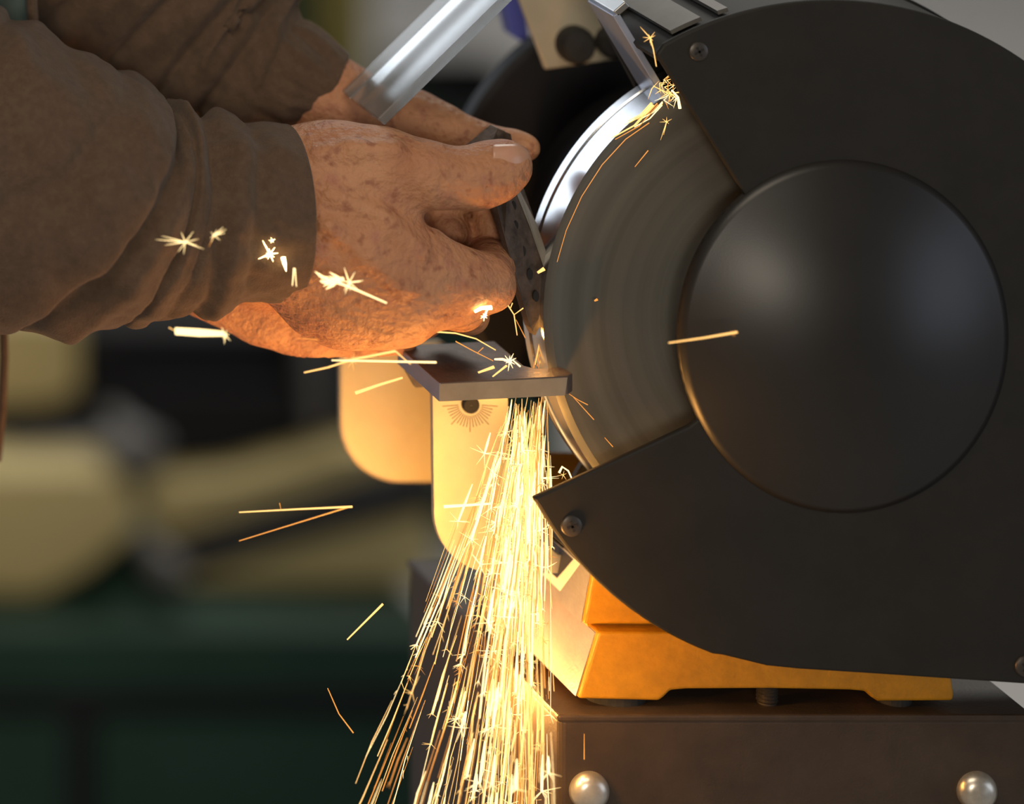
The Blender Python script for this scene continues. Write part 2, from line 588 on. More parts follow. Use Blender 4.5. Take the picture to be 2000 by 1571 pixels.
br = MB()
for a0, a1 in ((117.2, 111.6), (108.6, 106.8)):
    shell_patch(br, a0, a1, -0.022, 0.026, 0.0, 0.0016)
shell_patch(br, 120.0, 106.8, 0.026, 0.030, 0.0, 0.0016, 20)
tag(br.build('slotted_bracket', M['dull'], G), 'slotted steel bracket on top of the wheel guard')

# eye shield bracket of the rear wheel, with its dark knob
YK = 0.10
eb = MB().prism([P(1000, -40, YK), P(1066, 136, YK), P(1262, 108, YK), P(1215, -40, YK)], (0, 0.003, 0))
ebo = eb.build('shield_bracket', M['zinc'], G, bevel=0.0006)
tag(ebo, 'blurred zinc shield bracket above the rear wheel')
kn = MB()
kn.lathe(P(1120, 85, YK), [(0.0078, 0.0), (0.0078, -0.004), (0.006, -0.007), (0.0002, -0.0075)], 24)
auto_smooth(kn.build('knob', M['rubber'], ebo))
kn = MB()
kn.lathe(P(1192, 80, YK), [(0.0066, 0.0), (0.0066, -0.004), (0.005, -0.006), (0.0002, -0.0065)], 24)
auto_smooth(kn.build('knob', M['rubber'], ebo))
MB().prism([P(975, -30, 0.16), P(1000, 70, 0.16), P(1035, 92, 0.16), P(1020, -30, 0.16)], (0, 0.01, 0)).build('shield_clip', M['blue'], ebo)

# clear eye shield, a slanted acrylic sheet
ye = -0.004
s0, s1 = P(752, 246, ye), P(1010, -8, ye)
dn = (s1 - s0).normalized()
s1 = s0 + dn * 0.110
nn = Vector((-dn.z, 0, dn.x)) * 0.0040
es = MB().prism([s0, s1, s1 + nn, s0 + nn], (0, 0.044, 0)).build('eye_shield', M['acrylic'], G, bevel=0.0006)
tag(es, 'clear acrylic eye shield tilted above the hands')

# yellow cast base with feet
YBs = -0.004
bo = [(1130, 1366), (1288, 1370), (1298, 1362), (1310, 1350), (1340, 1347), (1500, 1346), (1660, 1349), (1692, 1352), (1704, 1364), (1716, 1371), (1862, 1370), (1864, 1358), (1856, 1300), (1840, 1236), (1168, 1236)]
base = MB().prism([P(a, b, YBs) for a, b in bo], (0, 0.118, 0)).build('cast_base', M['yellow'], G, bevel=0.0012, seg=3)
tag(base, 'yellow cast iron base of the grinder')
bu = [(1140, 1220), (1158, 1120), (1180, 1050), (1800, 1050), (1830, 1220)]
MB().prism([P(a, b, YBs + 0.004) for a, b in bu], (0, 0.105, 0)).build('cast_neck', M['yellow'], G, bevel=0.0012, seg=3)
bs = [(1152, 1240), (1146, 1216), (1826, 1216), (1834, 1240)]
MB().prism([P(a, b, YBs + 0.009) for a, b in bs], (0, 0.095, 0)).build('cast_waist', M['yellow'], G)
# label on the left flank of the base
lb = MB()
ax_ = P(1146, 1190, YBs + 0.004)


def flank(y, t):
    a, b = P(1158, 1120, YBs + 0.004), P(1140, 1220, YBs + 0.004)
    p = a + (b - a) * t
    return Vector((p.x - 0.0004, y, p.z))


MB().prism([Vector((p.x, y, p.z)) for p, y in ((P(1168, 1240, YBs) + Vector((-0.0002, 0, 0)), YBs + 0.002), (P(1130, 1364, YBs) + Vector((-0.0002, 0, 0)), YBs + 0.002), (P(1130, 1364, YBs) + Vector((-0.0002, 0, 0)), 0.112), (P(1168, 1240, YBs) + Vector((-0.0002, 0, 0)), 0.112))], (-0.0003, 0, 0)).build('flank_sheen', M['flank'], base)  # thin pale sheet that paints window sheen onto the yellow flank
MB().prism([flank(YBs + 0.006, 0.0), flank(0.106, 0.0), flank(0.106, 1.0), flank(YBs + 0.006, 1.0)], (0.0003, 0, 0)).build('flank_sheen', M['flank'], base)  # same painted sheen on the neck
lbl = MB().prism([flank(0.012, 0.02), flank(0.060, 0.02), flank(0.052, 0.80), flank(0.026, 0.80)], (-0.0002, 0, 0)).build('side_label', M['white'], base)
MB().prism([flank(0.0185, 0.05) - Vector((0.0003, 0, 0)), flank(0.054, 0.05) - Vector((0.0003, 0, 0)), flank(0.0465, 0.62) - Vector((0.0003, 0, 0)), flank(0.0300, 0.62) - Vector((0.0003, 0, 0))], (-0.0002, 0, 0)).build('side_label_field', M['navy'], base)
ZT = P(1400, 1396, -0.010).z      # pedestal top
for (x0, x1, y0) in ((1165, 1280, 0.0005), (1730, 1800, 0.0005), (1165, 1280, 0.090), (1730, 1840, 0.090)):
    xa, xb = P(x0, 1370, y0 - 0.005).x, P(x1, 1370, y0 - 0.005).x
    zt = P(1200, 1368, YBs).z
    cx_ = (xa + xb) / 2
    m = MB()
    n = 24
    ring = [(cx_ + (xb - xa) / 2 * math.cos(2 * math.pi * i / n), y0 + 0.006 + 0.009 * math.sin(2 * math.pi * i / n), zt) for i in range(n)]
    m.prism(ring, (0, 0, ZT - zt))
    m.build('rubber_foot', M['rubber'], G)
m = MB()
c0 = P(1498, 1346, 0.002)
zz = P(1500, 1346, YBs).z + 0.002
pts, rad = [], []
i = 0
while zz > ZT:
    pts.append((c0.x, 0.002, zz))
    rad.append(0.0042 if i % 2 == 0 else 0.0036)
    zz -= 0.0007
    i += 1
pts.append((c0.x, 0.002, ZT))
rad.append(0.0036)
m.tube(pts, rad, 20).build('mounting_bolt', M['screw'], G, smooth=False)

# ------------------------------------------------------------------ pedestal
PD = empty('pedestal', (AX, 0.07, FLOOR), 'brown painted steel pedestal box under the grinder', 'pedestal')
YF = -0.010
xl, xr = P(1092, 1400, YF).x, P(2015, 1400, YF).x
MB().box((xl, YF, FLOOR), (xr, 0.165, ZT - 0.0012)).build('pedestal_body', M['ped'], PD, bevel=0.0025, seg=3)
MB().box((xl - 0.0006, YF - 0.0006, ZT - 0.0030), (xr + 0.0006, 0.166, ZT)).build('pedestal_top_plate', M['ped'], PD, bevel=0.001, seg=2)
for px in (1150, 1907):
    c = P(px, 1545, YF)
    r = L(39, YF)
    m = MB().lathe(c, [(r, 0.001), (r, -0.0008), (r * 0.93, -r * 0.28), (r * 0.72, -r * 0.50), (r * 0.45, -r * 0.60), (r * 0.01, -r * 0.64)], 40)
    auto_smooth(m.build('bolt_head', M['bolt'], PD), 40)

# ------------------------------------------------------------------ steel workpiece
YW = 0.004


def wp(px, py, y): return P(px, py, y)


W_ = empty('steel_bar', P(1040, 655, 0.006), 'dark perforated flat steel bar held against the wheel', 'steel bar')
# bar face outline, tilted: the left edge lies nearer the camera than the right edge
fo = [(918, 292, 0.018), (972, 250, 0.020), (997, 263, 0.014), (1010, 330, 0.012), (1046, 432, 0.0105), (1066, 492, 0.0085), (1084, 548, 0.0070), (1082, 566, 0.0065), (1066, 610, 0.0065), (1044, 656, 0.0065), (1036, 640, 0.004), (1012, 560, 0.000), (985, 460, -0.003), (968, 392, -0.003), (940, 330, 0.004)]
m = MB().prism([P(*q) for q in fo], (-0.0012, 0.0034, 0.0004))
wpo = m.build('bar', M['bar'], W_, bevel=0.0005)
m = MB().prism([P(1063, 572, 0.0058), P(1075, 582, 0.0058), P(1068, 612, 0.0058), P(1045, 656, 0.0058), P(1041, 645, 0.0052)], (0.0, 0.0010, 0.0))
tag(m.build('ground_bevel', M['ground'], wpo), 'bright freshly ground edge')
m = MB().prism([P(1006, 372, 0.0075), P(1013, 366, 0.0085), P(1048, 436, 0.0078), P(1086, 546, 0.0055), P(1084, 560, 0.0052), P(1074, 566, 0.0050), P(1070, 545, 0.0050), P(1036, 446, 0.0062)], (0.0, 0.0012, 0.0))
tag(m.build('worn_edge', M['restside'], wpo, bevel=0.0003), 'worn grey edge of the bar')
for (hx, hy, hr, yy) in ((1002, 402, 7, 0.0055), (1006, 440, 7, 0.0032), (1020, 490, 8, 0.0028), (1034, 535, 8, 0.0026), (1046, 578, 8, 0.0030)):
    c = P(hx, hy, yy)
    hm = MB()
    n = 14
    hm.prism([c + Vector((0.0012 * hr / 8 * math.cos(2 * math.pi * i / n), -0.0008, 0.0022 * hr / 8 * math.sin(2 * math.pi * i / n))) for i in range(n)], (0, 0.0015, 0))
    hm.build('hole', M['hole'], wpo)  # solid plug, the hole's shade painted as near-black

# ------------------------------------------------------------------ person: body as one implicit surface


class SDF:
    def __init__(self, lo, hi, h):
        self.lo, self.h = np.array(lo, np.float32), h
        self.n = [int((hi[i] - lo[i]) / h) + 2 for i in range(3)]
        self.f = np.full(self.n, 1.0, np.float32)
        self.ax = [self.lo[i] + np.arange(self.n[i], dtype=np.float32) * h for i in range(3)]

    def _slab(self, a, b, r, fy):
        sl = []
        for i in range(3):
            lo = min(a[i], b[i]) - r
            hi = max(a[i], b[i]) + r
            i0 = max(0, int((lo - self.lo[i]) / self.h))
            i1 = min(self.n[i], int((hi - self.lo[i]) / self.h) + 2)
            if i1 <= i0: return None
            sl.append(slice(i0, i1))
        return tuple(sl)

    def cone(self, a, b, ra, rb, k=0.006, fy=1.0, sub=False):
        a, b = np.array(a, np.float32), np.array(b, np.float32)
        s = self._slab(a, b, max(ra, rb) + k * 1.5 + 0.004, fy)
        if s is None: return
        X = self.ax[0][s[0]][:, None, None]
        Y = self.ax[1][s[1]][None, :, None]
        Z = self.ax[2][s[2]][None, None, :]
        d = b - a
        dd = float(d @ d) + 1e-12
        t = np.clip(((X - a[0]) * d[0] + (Y - a[1]) * d[1] + (Z - a[2]) * d[2]) / dd, 0, 1)
        q = np.sqrt((X - a[0] - t * d[0]) ** 2 + ((Y - a[1] - t * d[1]) * fy) ** 2 + (Z - a[2] - t * d[2]) ** 2) - (ra + t * (rb - ra))
        F = self.f[s]
        if sub:
            q = -q
            h = np.clip(0.5 - 0.5 * (F - q) / k, 0, 1)
            self.f[s] = F + (q - F) * h + k * h * (1 - h)
        else:
            h = np.clip(0.5 + 0.5 * (F - q) / k, 0, 1)
            self.f[s] = F + (q - F) * h - k * h * (1 - h)

    def mesh(self, name):
        f = self.f
        neg = f < 0
        c = np.zeros([n - 1 for n in self.n], np.int8)
        for dx in (0, 1):
            for dy in (0, 1):
                for dz in (0, 1):
                    c += neg[dx:self.n[0] - 1 + dx, dy:self.n[1] - 1 + dy, dz:self.n[2] - 1 + dz]
        act = (c > 0) & (c < 8)
        idx = np.argwhere(act)
        vid = np.full(c.shape, -1, np.int64)
        vid[act] = np.arange(len(idx))
        acc = np.zeros((len(idx), 3))
        cnt = np.zeros(len(idx))
        corners = [(dx, dy, dz) for dx in (0, 1) for dy in (0, 1) for dz in (0, 1)]
        for i, ca in enumerate(corners):
            for cb in corners[i + 1:]:
                if sum(abs(ca[j] - cb[j]) for j in range(3)) != 1: continue
                fa = f[idx[:, 0] + ca[0], idx[:, 1] + ca[1], idx[:, 2] + ca[2]]
                fb = f[idx[:, 0] + cb[0], idx[:, 1] + cb[1], idx[:, 2] + cb[2]]
                cr = (fa < 0) != (fb < 0)
                t = np.where(cr, fa / np.where(cr, fa - fb, 1), 0)
                p = np.array(ca)[None] + t[:, None] * (np.array(cb) - np.array(ca))[None]
                acc += p * cr[:, None]
                cnt += cr
        v = self.lo[None] + (idx + acc / cnt[:, None]) * self.h
        faces = []
        for axis in range(3):
            o = [j for j in range(3) if j != axis]
            sl0 = [slice(None)] * 3
            sl1 = [slice(None)] * 3
            sl0[axis], sl1[axis] = slice(0, -1), slice(1, None)
            e = neg[tuple(sl0)] != neg[tuple(sl1)]
            q = np.argwhere(e)
            q = q[(q[:, o[0]] > 0) & (q[:, o[1]] > 0) & (q[:, o[0]] < self.n[o[0]] - 1) & (q[:, o[1]] < self.n[o[1]] - 1)]
            sgn = neg[q[:, 0], q[:, 1], q[:, 2]]

            def cell(da, db):
                w = q.copy()
                w[:, o[0]] -= da
                w[:, o[1]] -= db
                return vid[w[:, 0], w[:, 1], w[:, 2]]
            quad = np.stack([cell(1, 1), cell(0, 1), cell(0, 0), cell(1, 0)], 1)
            flip = sgn if axis != 1 else ~sgn
            quad[~flip] = quad[~flip][:, ::-1]
            faces.append(quad)
        fa = np.concatenate(faces)
        fa = fa[(fa >= 0).all(1)]
        me = bpy.data.meshes.new(name)
        me.vertices.add(len(v))
        me.vertices.foreach_set('co', v.astype(np.float32).ravel())
        me.loops.add(len(fa) * 4)
        me.loops.foreach_set('vertex_index', fa.astype(np.int32).ravel())
        me.polygons.add(len(fa))
        me.polygons.foreach_set('loop_start', np.arange(0, len(fa) * 4, 4, dtype=np.int32))
        me.update(calc_edges=True)
        me.validate()
        return me


PE = empty('person', P(-150, 1100, 0.10), 'person in a brown sweatshirt holding a steel bar to the grinding wheel with both hands', 'person')

lo, hi = (P(-330, 0, 0).x, -0.062, P(0, 740, 0).z), (P(1085, 0, 0.03).x, 0.150, P(0, -330, 0.05).z)
B = SDF(lo, hi, 0.00115)


def chain(pts, k=0.006, fy=1.0):
    for a, b in zip(pts[:-1], pts[1:]):
        ya, yb = a[2] / 1000, b[2] / 1000
        B.cone(P(a[0], a[1], ya), P(b[0], b[1], yb), L(a[3], ya), L(b[3], yb), k, fy)


def dent(pts, k=0.003):
    for a, b in zip(pts[:-1], pts[1:]):
        ya, yb = a[2] / 1000, b[2] / 1000
        B.cone(P(a[0], a[1], ya), P(b[0], b[1], yb), L(a[3], ya), L(b[3], yb), k, 1.0, True)


# trunk joining both arms behind the sleeves (px, py, depth mm, radius px)
chain([(-260, 260, 50, 120), (-240, -160, 80, 120)], 0.02)
# --- near (right) arm
chain([(-260, 300, 30, 150), (60, 380, 6, 140), (330, 412, 2, 118), (520, 415, 0, 112)], 0.02)
chain([(520, 370, 2, 112), (650, 352, -2, 100), (718, 348, -5, 88)], 0.012)            # radial side of the wrist
chain([(520, 460, 4, 108), (640, 500, 2, 105), (720, 545, 0, 92)], 0.012)             # ulnar side
chain([(640, 430, -6, 100), (740, 466, -12, 84), (825, 522, -15, 69)], 0.010)           # index metacarpal
chain([(640, 460, -8, 100), (735, 525, -14, 84), (800, 574, -18, 70)], 0.012)          # middle metacarpal
chain([(620, 500, -4, 95), (700, 570, -8, 78), (752, 608, -12, 60)], 0.012)           # ring metacarpal
chain([(600, 510, 2, 85), (640, 580, 0, 72), (672, 610, -2, 54)], 0.012)              # little metacarpal
# heel of the palm seen under the hand
chain([(400, 560, 30, 62), (510, 605, 34, 66), (600, 640, 36, 64), (690, 662, 36, 50), (775, 660, 34, 38)], 0.003)
chain([(500, 530, 20, 66), (590, 585, 28, 48)], 0.004)
# thumb
chain([(690, 335, -6, 84), (755, 331, -10, 72), (835, 342, -14, 63)], 0.006)
chain([(835, 342, -14, 63), (890, 349, -14, 56), (930, 348, -14, 57)], 0.004)
chain([(930, 348, -14, 57), (965, 334, -13, 55), (990, 322, -12, 48)], 0.004)
# index finger: knuckle forward, then folded back against the bar
chain([(825, 522, -15, 69), (892, 548, -14, 61), (946, 552, -10, 56)], 0.006)
chain([(946, 552, -10, 56), (960, 515, 6, 42), (952, 496, 18, 38), (925, 486, 32, 32)], 0.003)
# middle finger
chain([(800, 574, -18, 70), (850, 584, -14, 52), (896, 600, -8, 44)], 0.005)
chain([(896, 600, -8, 44), (914, 614, 4, 37), (890, 614, 22, 36), (860, 602, 34, 30)], 0.003)
# ring finger
chain([(752, 608, -12, 60), (790, 618, -10, 50), (812, 616, -4, 42)], 0.005)
chain([(812, 616, -4, 42), (826, 622, 10, 36), (805, 622, 24, 34), (780, 612, 34, 28)], 0.003)
# little finger
chain([(672, 610, -2, 54), (715, 624, -2, 42), (745, 624, 4, 38)], 0.005)
chain([(745, 624, 4, 38), (760, 626, 16, 32), (740, 620, 28, 30)], 0.003)
# creases: open web under the thumb, knuckle folds, crease between the fingers
dent([(842, 430, -30, 10), (842, 430, 10, 10)], 0.004)
dent([(900, 440, -30, 18), (900, 440, 10, 18)], 0.004)
dent([(850, 613, -30, 3), (880, 607, -25, 2), (940, 612, -18, 2)], 0.002)
dent([(858, 296, -26, 2), (866, 340, -29, 2), (862, 396, -26, 2)], 0.003)
dent([(884, 298, -25, 2), (893, 340, -28, 2), (890, 392, -25, 2)], 0.003)
dent([(908, 300, -25, 1), (915, 340, -28, 1), (912, 392, -25, 1)], 0.003)
dent([(962, 348, -24, 2), (990, 350, -21.5, 2), (1016, 342, -20, 2), (1034, 326, -16, 2)], 0.0015)
dent([(948, 300, -24, 2), (954, 340, -27, 2), (950, 372, -25, 2)], 0.002)
# tendons and veins on the back of the hand
for ch in ([(650, 380, -25, 9), (740, 420, -28, 9), (820, 490, -30, 9)], [(640, 440, -30, 8), (720, 505, -32, 8), (790, 565, -34, 8)], [(620, 300, -18, 8), (690, 290, -20, 9), (770, 290, -22, 9)], [(660, 520, -27, 6), (720, 480, -30, 6), (760, 440, -29, 5)]):
    chain(ch, 0.006)

# --- far (left) arm
chain([(-240, -160, 80, 120), (100, -200, 100, 110), (330, -40, 90, 105), (500, 110, 75, 92), (610, 180, 63, 80)], 0.02)
chain([(610, 190, 62, 80), (690, 225, 56, 72), (760, 250, 50, 70)], 0.012)
chain([(640, 250, 60, 76), (740, 310, 54, 72), (830, 350, 50, 60)], 0.012)
chain([(740, 250, 52, 68), (815, 243, 46, 55), (868, 258, 40, 48)], 0.008)             # index metacarpal
chain([(868, 258, 40, 48), (925, 278, 36, 41), (968, 286, 34, 36)], 0.004)             # index finger
chain([(968, 286, 34, 36), (1005, 286, 31, 30), (1028, 288, 28, 26)], 0.003)
chain([(780, 300, 52, 60), (860, 350, 44, 50), (930, 372, 36, 42)], 0.008)             # middle finger
chain([(930, 372, 36, 42), (962, 385, 26, 36), (975, 392, 20, 30)], 0.003)
chain([(790, 350, 52, 60), (845, 420, 44, 46), (866, 445, 34, 44)], 0.008)             # ring finger
chain([(866, 445, 34, 44), (872, 452, 24, 42), (874, 455, 18, 38)], 0.003)
chain([(870, 400, 48, 50), (935, 430, 38, 40), (952, 436, 28, 38)], 0.004)             # little finger
chain([(952, 436, 28, 38), (960, 440, 20, 34)], 0.002)
chain([(700, 300, 44, 54), (780, 340, 34, 46), (850, 372, 26, 38), (905, 380, 22, 30)], 0.006)   # thumb
dent([(880, 222, 28, 3), (888, 262, 22, 3)], 0.003)
dent([(836, 200, 28, 3), (842, 250, 20, 3)], 0.004)

body = link('body', B.mesh('body'), M['skin'], PE, smooth=True)
sm = body.modifiers.new('smooth', 'SMOOTH')
sm.factor, sm.iterations = 0.5, 3
del B

# thumb nail
nv, nf = [], []
nu, nw = 14, 10
for i in range(nu + 1):
    for j in range(nw + 1):
        u, w = i / nu, j / nw
        px = 962 + 74 * u
        half = 33 * math.sqrt(max(0.0, 1 - (max(0, (u - 0.55) / 0.45)) ** 2.2)) * (0.94 if u > 0.05 else 0.85)
        py = 312 - 2 * u + (w - 0.46) * 2 * half
        cy = 322 - (px - 990) * 0.12 if px < 990 else 322
        rr = 50 * U
        dy = (py - cy) * U
        dx = max(0, px - 990) * U
        d2 = rr * rr - dy * dy - dx * dx
        y = -0.012 - math.sqrt(max(d2, 2.0e-7)) - 0.0006
        nv.append(P(px, py, y))
nfs = [(i * (nw + 1) + j, (i + 1) * (nw + 1) + j, (i + 1) * (nw + 1) + j + 1, i * (nw + 1) + j + 1) for i in range(nu) for j in range(nw)]
nm = MB().add(nv, nfs)
no = nm.build('thumb_nail', M['nail'], PE, smooth=True)
so = no.modifiers.new('solid', 'SOLIDIFY')
so.thickness, so.offset = 0.0006, 0


# ------------------------------------------------------------------ clothing
def sleeve(name, stations, folds, matl, parent, nth=160, ns=220, wav=1.0, seedv=0.0):
    """stations: (px, py, y_mm, vertical radius px, depth radius px) along the arm; folds: (s0, slant, width, depth_mm) rings"""
    st = np.array(stations, float)
    d = np.r_[0, np.cumsum(np.hypot(np.diff(st[:, 0]), np.diff(st[:, 1])))]
    vs, fs = [], []
    S_ = np.linspace(0, d[-1], ns)
    vals = np.stack([np.interp(S_, d, st[:, i]) for i in range(5)], 1)
    ker = np.ones(9) / 9
    for i in range(5):
        pad = np.r_[np.full(4, vals[0, i]), vals[:, i], np.full(4, vals[-1, i])]
        ext0 = 2 * vals[0, i] - vals[1:5, i][::-1]
        ext1 = 2 * vals[-1, i] - vals[-5:-1, i][::-1]
        vals[:, i] = np.convolve(np.r_[ext0, vals[:, i], ext1], ker, 'valid')
    for i in range(ns):
        px, py, y, rv, rd = vals[i]
        j0, j1 = max(0, i - 1), min(ns - 1, i + 1)
        a = P(vals[j0, 0], vals[j0, 1], vals[j0, 2] / 1000)
        b = P(vals[j1, 0], vals[j1, 1], vals[j1, 2] / 1000)
        t = (b - a).normalized()
        near = Vector((0, -1, 0))
        near = (near - t * near.dot(t)).normalized()
        up = t.cross(near)
        if up.z < 0: up = -up
        c = P(px, py, y / 1000)
        for j in range(nth):
            w = 2 * math.pi * j / nth
            cw, sw = math.cos(w), math.sin(w)
            disp = 0.0
            for s0, sl, wd, dp in folds:
                u = S_[i] - (s0 + sl * sw + 10 * math.sin(2 * w + s0))
                if dp < 0:
                    disp += dp * (math.exp(-(u / wd) ** 2) if u > 0 else math.exp(-(u / (wd * 0.45)) ** 2)) * (0.75 + 0.25 * math.cos(w - s0 * 0.05))
                else:
                    disp += dp * math.exp(-(u / wd) ** 2) * (0.7 + 0.3 * math.cos(w + s0 * 0.03))
            q = Vector((S_[i] * 0.011 + 2 * sw, 2.2 * cw, 2.2 * sw + seedv))
            disp += wav * 2.0 * mnoise.noise(q) + wav * 0.8 * mnoise.noise(q * 2.3)
            disp *= min(1.0, max(0.0, (d[-1] - S_[i]) / 70.0)) ** 0.7
            n = near * cw * rd * U + up * sw * rv * U
            vs.append(c + n + n.normalized() * disp * 0.001)
    for i in range(ns - 1):
        for j in range(nth):
            k = (j + 1) % nth
            fs.append((i * nth + j, i * nth + k, (i + 1) * nth + k, (i + 1) * nth + j))
    m = MB().add(vs, fs)
    o = m.build(name, matl, parent, smooth=True)
    so = o.modifiers.new('solid', 'SOLIDIFY')
    so.thickness, so.offset = 0.0022, -1
    return o


TO = SDF((-0.42, -0.05, -0.22), (-0.02, 0.42, 0.30), 0.005)


def tcap(a, b, ra, rb, k=0.03, fy=1.0):
    TO.cone(P(a[0], a[1], a[2]), P(b[0], b[1], b[2]), ra * U, rb * U, k, fy)


tcap((-200, -330, 0.22), (-260, 100, 0.22), 520, 480)
tcap((-260, 100, 0.22), (-500, 800, 0.17), 480, 370)
tcap((-500, 800, 0.17), (-540, 1400, 0.17), 420, 420)
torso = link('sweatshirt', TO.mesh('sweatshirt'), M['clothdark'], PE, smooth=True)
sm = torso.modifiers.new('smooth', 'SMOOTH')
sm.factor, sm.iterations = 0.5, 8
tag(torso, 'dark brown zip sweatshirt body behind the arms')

near_st = [(-420, 210, 40, 330, 330), (-200, 285, 20, 330, 310), (-60, 332, 8, 316, 300), (40, 360, 2, 292, 280), (140, 385, 0, 268, 262), (215, 400, 0, 240, 245), (262, 408, 0, 222, 232), (300, 415, 0, 205, 205), (340, 415, 0, 200, 198), (400, 413, 0, 190, 188), (470, 411, 0, 180, 182), (530, 410, 0, 172, 176), (566, 411, 0, 164, 168)]
D0 = 486
near_folds = [(688 - 45, 130, 26, -7.0), (688 - 95, 120, 50, 3.0), (688 + 22, 90, 26, 4.0), (688 + 66, 45, 9, -3.4), (688 + 84, 40, 12, 3.2), (688 + 104, 38, 7, -2.0), (688 + 132, 30, 24, -5.0), (688 + 172, 30, 26, 3.2), (688 + 215, 26, 22, -2.2), (330, 60, 30, -5.0), (385, 60, 60, 3.0), (470, 150, 34, -3.5), (530, 150, 50, 3.0), (688 + 250, 20, 60, -1.2)]
sl1 = sleeve('sleeve', near_st, near_folds, M['cloth'], torso, wav=1.5)
tag(sl1, 'near brown sleeve with deep folds and a wide cuff')
far_st = [(-100, -330, 110, 300, 280), (150, -190, 100, 260, 240), (310, -20, 90, 238, 215), (428, 92, 80, 198, 180), (528, 148, 70, 152, 145), (600, 168, 64, 112, 112), (652, 190, 60, 92, 92)]
far_folds = [(420, 25, 26, -3), (470, 30, 30, 3), (540, -20, 24, -3.5), (585, 20, 28, 3), (640, -25, 20, -4), (685, -20, 26, 3), (730, 15, 18, -3.5), (775, 20, 24, 2.5), (815, 10, 14, -2.5), (850, 10, 20, 1.5)]
sl2 = sleeve('sleeve', far_st, far_folds, M['cloth'], torso, wav=1.5, seedv=9.0)
tag(sl2, 'far brown sleeve gathered in folds at the wrist')

# shirt showing in the open collar, zip edge of the sweatshirt
m = MB()
hs = []
for i in range(13):
    for j in range(9):
        u, v = i / 12, j / 8
        hs.append(P(-120 + 185 * u, -80 + 200 * v, 0.046 + 0.006 * math.cos(math.pi * (u - 0.3)) * -1 + 0.002 * math.sin(9 * u + 3 * v)))
m.add(hs, [(i * 9 + j, (i + 1) * 9 + j, (i + 1) * 9 + j + 1, i * 9 + j + 1) for i in range(12) for j in range(8)])
sh = m.build('shirt', M['shirt'], PE, smooth=True)
so = sh.modifiers.new('solid', 'SOLIDIFY')
so.thickness = 0.002
m = MB().tube([P(52, -80, 0.038), P(62, 0, 0.038), P(66, 60, 0.038), P(70, 130, 0.040)], [L(11)] * 4, 12)
m.build('zip_edge', M['cloth'], PE, smooth=True)
m = MB().tube([P(6, 610, 0.09), P(8, 700, 0.09), P(4, 800, 0.09), P(-6, 900, 0.09)], [L(9)] * 4, 12)
m.build('zip_edge', M['cloth'], PE, smooth=True)

# ------------------------------------------------------------------ sparks
def sp(px, py, y=0.0): return P(px, py, y)


stream = MB()


def streak(m, a, b, r, mi, bend=0.0, taper=True):
    mid = (a + b) / 2 + Vector((bend, 0, 0))
    rr = [r * 0.35, r, r * 0.75] if taper else [r, r, r]
    m.tube([a, mid, b], rr, 4, mi, caps=False)


def fork(m, p, n, ln, r, mi, dirn=(0, 0, -1), spread=1.6):
    for _ in range(n):
        a = math.atan2(dirn[2], dirn[0]) + random.uniform(-spread, spread)
        l = ln * random.uniform(0.35, 1.0)
        q = p + Vector((math.cos(a) * l, random.uniform(-0.4, 0.4) * l, math.sin(a) * l))
        m.tube([p, (p + q) / 2, q], [r, r * 0.7, r * 0.15], 3, mi, caps=False)


def path(xb, yb, t, x0=1048, y0=640, yo=0.012):
    """stream path: t=0 at the grinding point, t=1 below the frame"""
    py = y0 + (1640 - y0) * t
    px = x0 + (xb - x0) * (0.85 * t + 0.15 * t * t)
    return P(px, py, yo + (yb - yo) * t)


def pick():
    r = random.random()
    return 0 if r < 0.18 else (1 if r < 0.72 else 2)


for i in range(860):
    u = random.random()
    if u < 0.54: xb = random.gauss(980, 55)
    elif u < 0.865: xb = random.uniform(815, 1085)
    else: xb = random.uniform(630, 850)
    xb = min(xb, 1092)
    yb = random.uniform(-0.075, 0.022)
    t0 = random.uniform(0.135, 1.0)
    ln = random.uniform(0.05, 0.26)
    x0 = random.uniform(1010, 1078)
    if random.random() < 0.25: t0 = random.uniform(0.135, 0.45)
    a, b = path(xb, yb, t0, x0), path(xb, yb, min(1.04, t0 + ln), x0)
    mi = pick()
    if random.random() < 0.10:
        b = a + (b - a) * 0.35
        mi = 0
        streak(stream, a, b, random.uniform(0.0004, 0.0007), 0)
        fork(stream, b, 6, random.uniform(0.003, 0.008), 0.00016, 0, (b - a).normalized(), 2.2)
        continue
    r = random.choice((0.00011, 0.00014, 0.00019, 0.00028)) * (1.15 if mi == 0 else 0.95)
    streak(stream, a, b, r, mi, random.uniform(-0.0008, 0.0008))
    if random.random() < 0.38:
        d = (b - a).normalized()
        fork(stream, b, random.randint(3, 5), random.uniform(0.002, 0.006), 0.00012, mi, d)
    elif random.random() < 0.3:
        d = (b - a).normalized()
        for _ in range(3):
            fork(stream, a + (b - a) * random.random(), 1, 0.003, 0.0001, mi, d, 0.9)
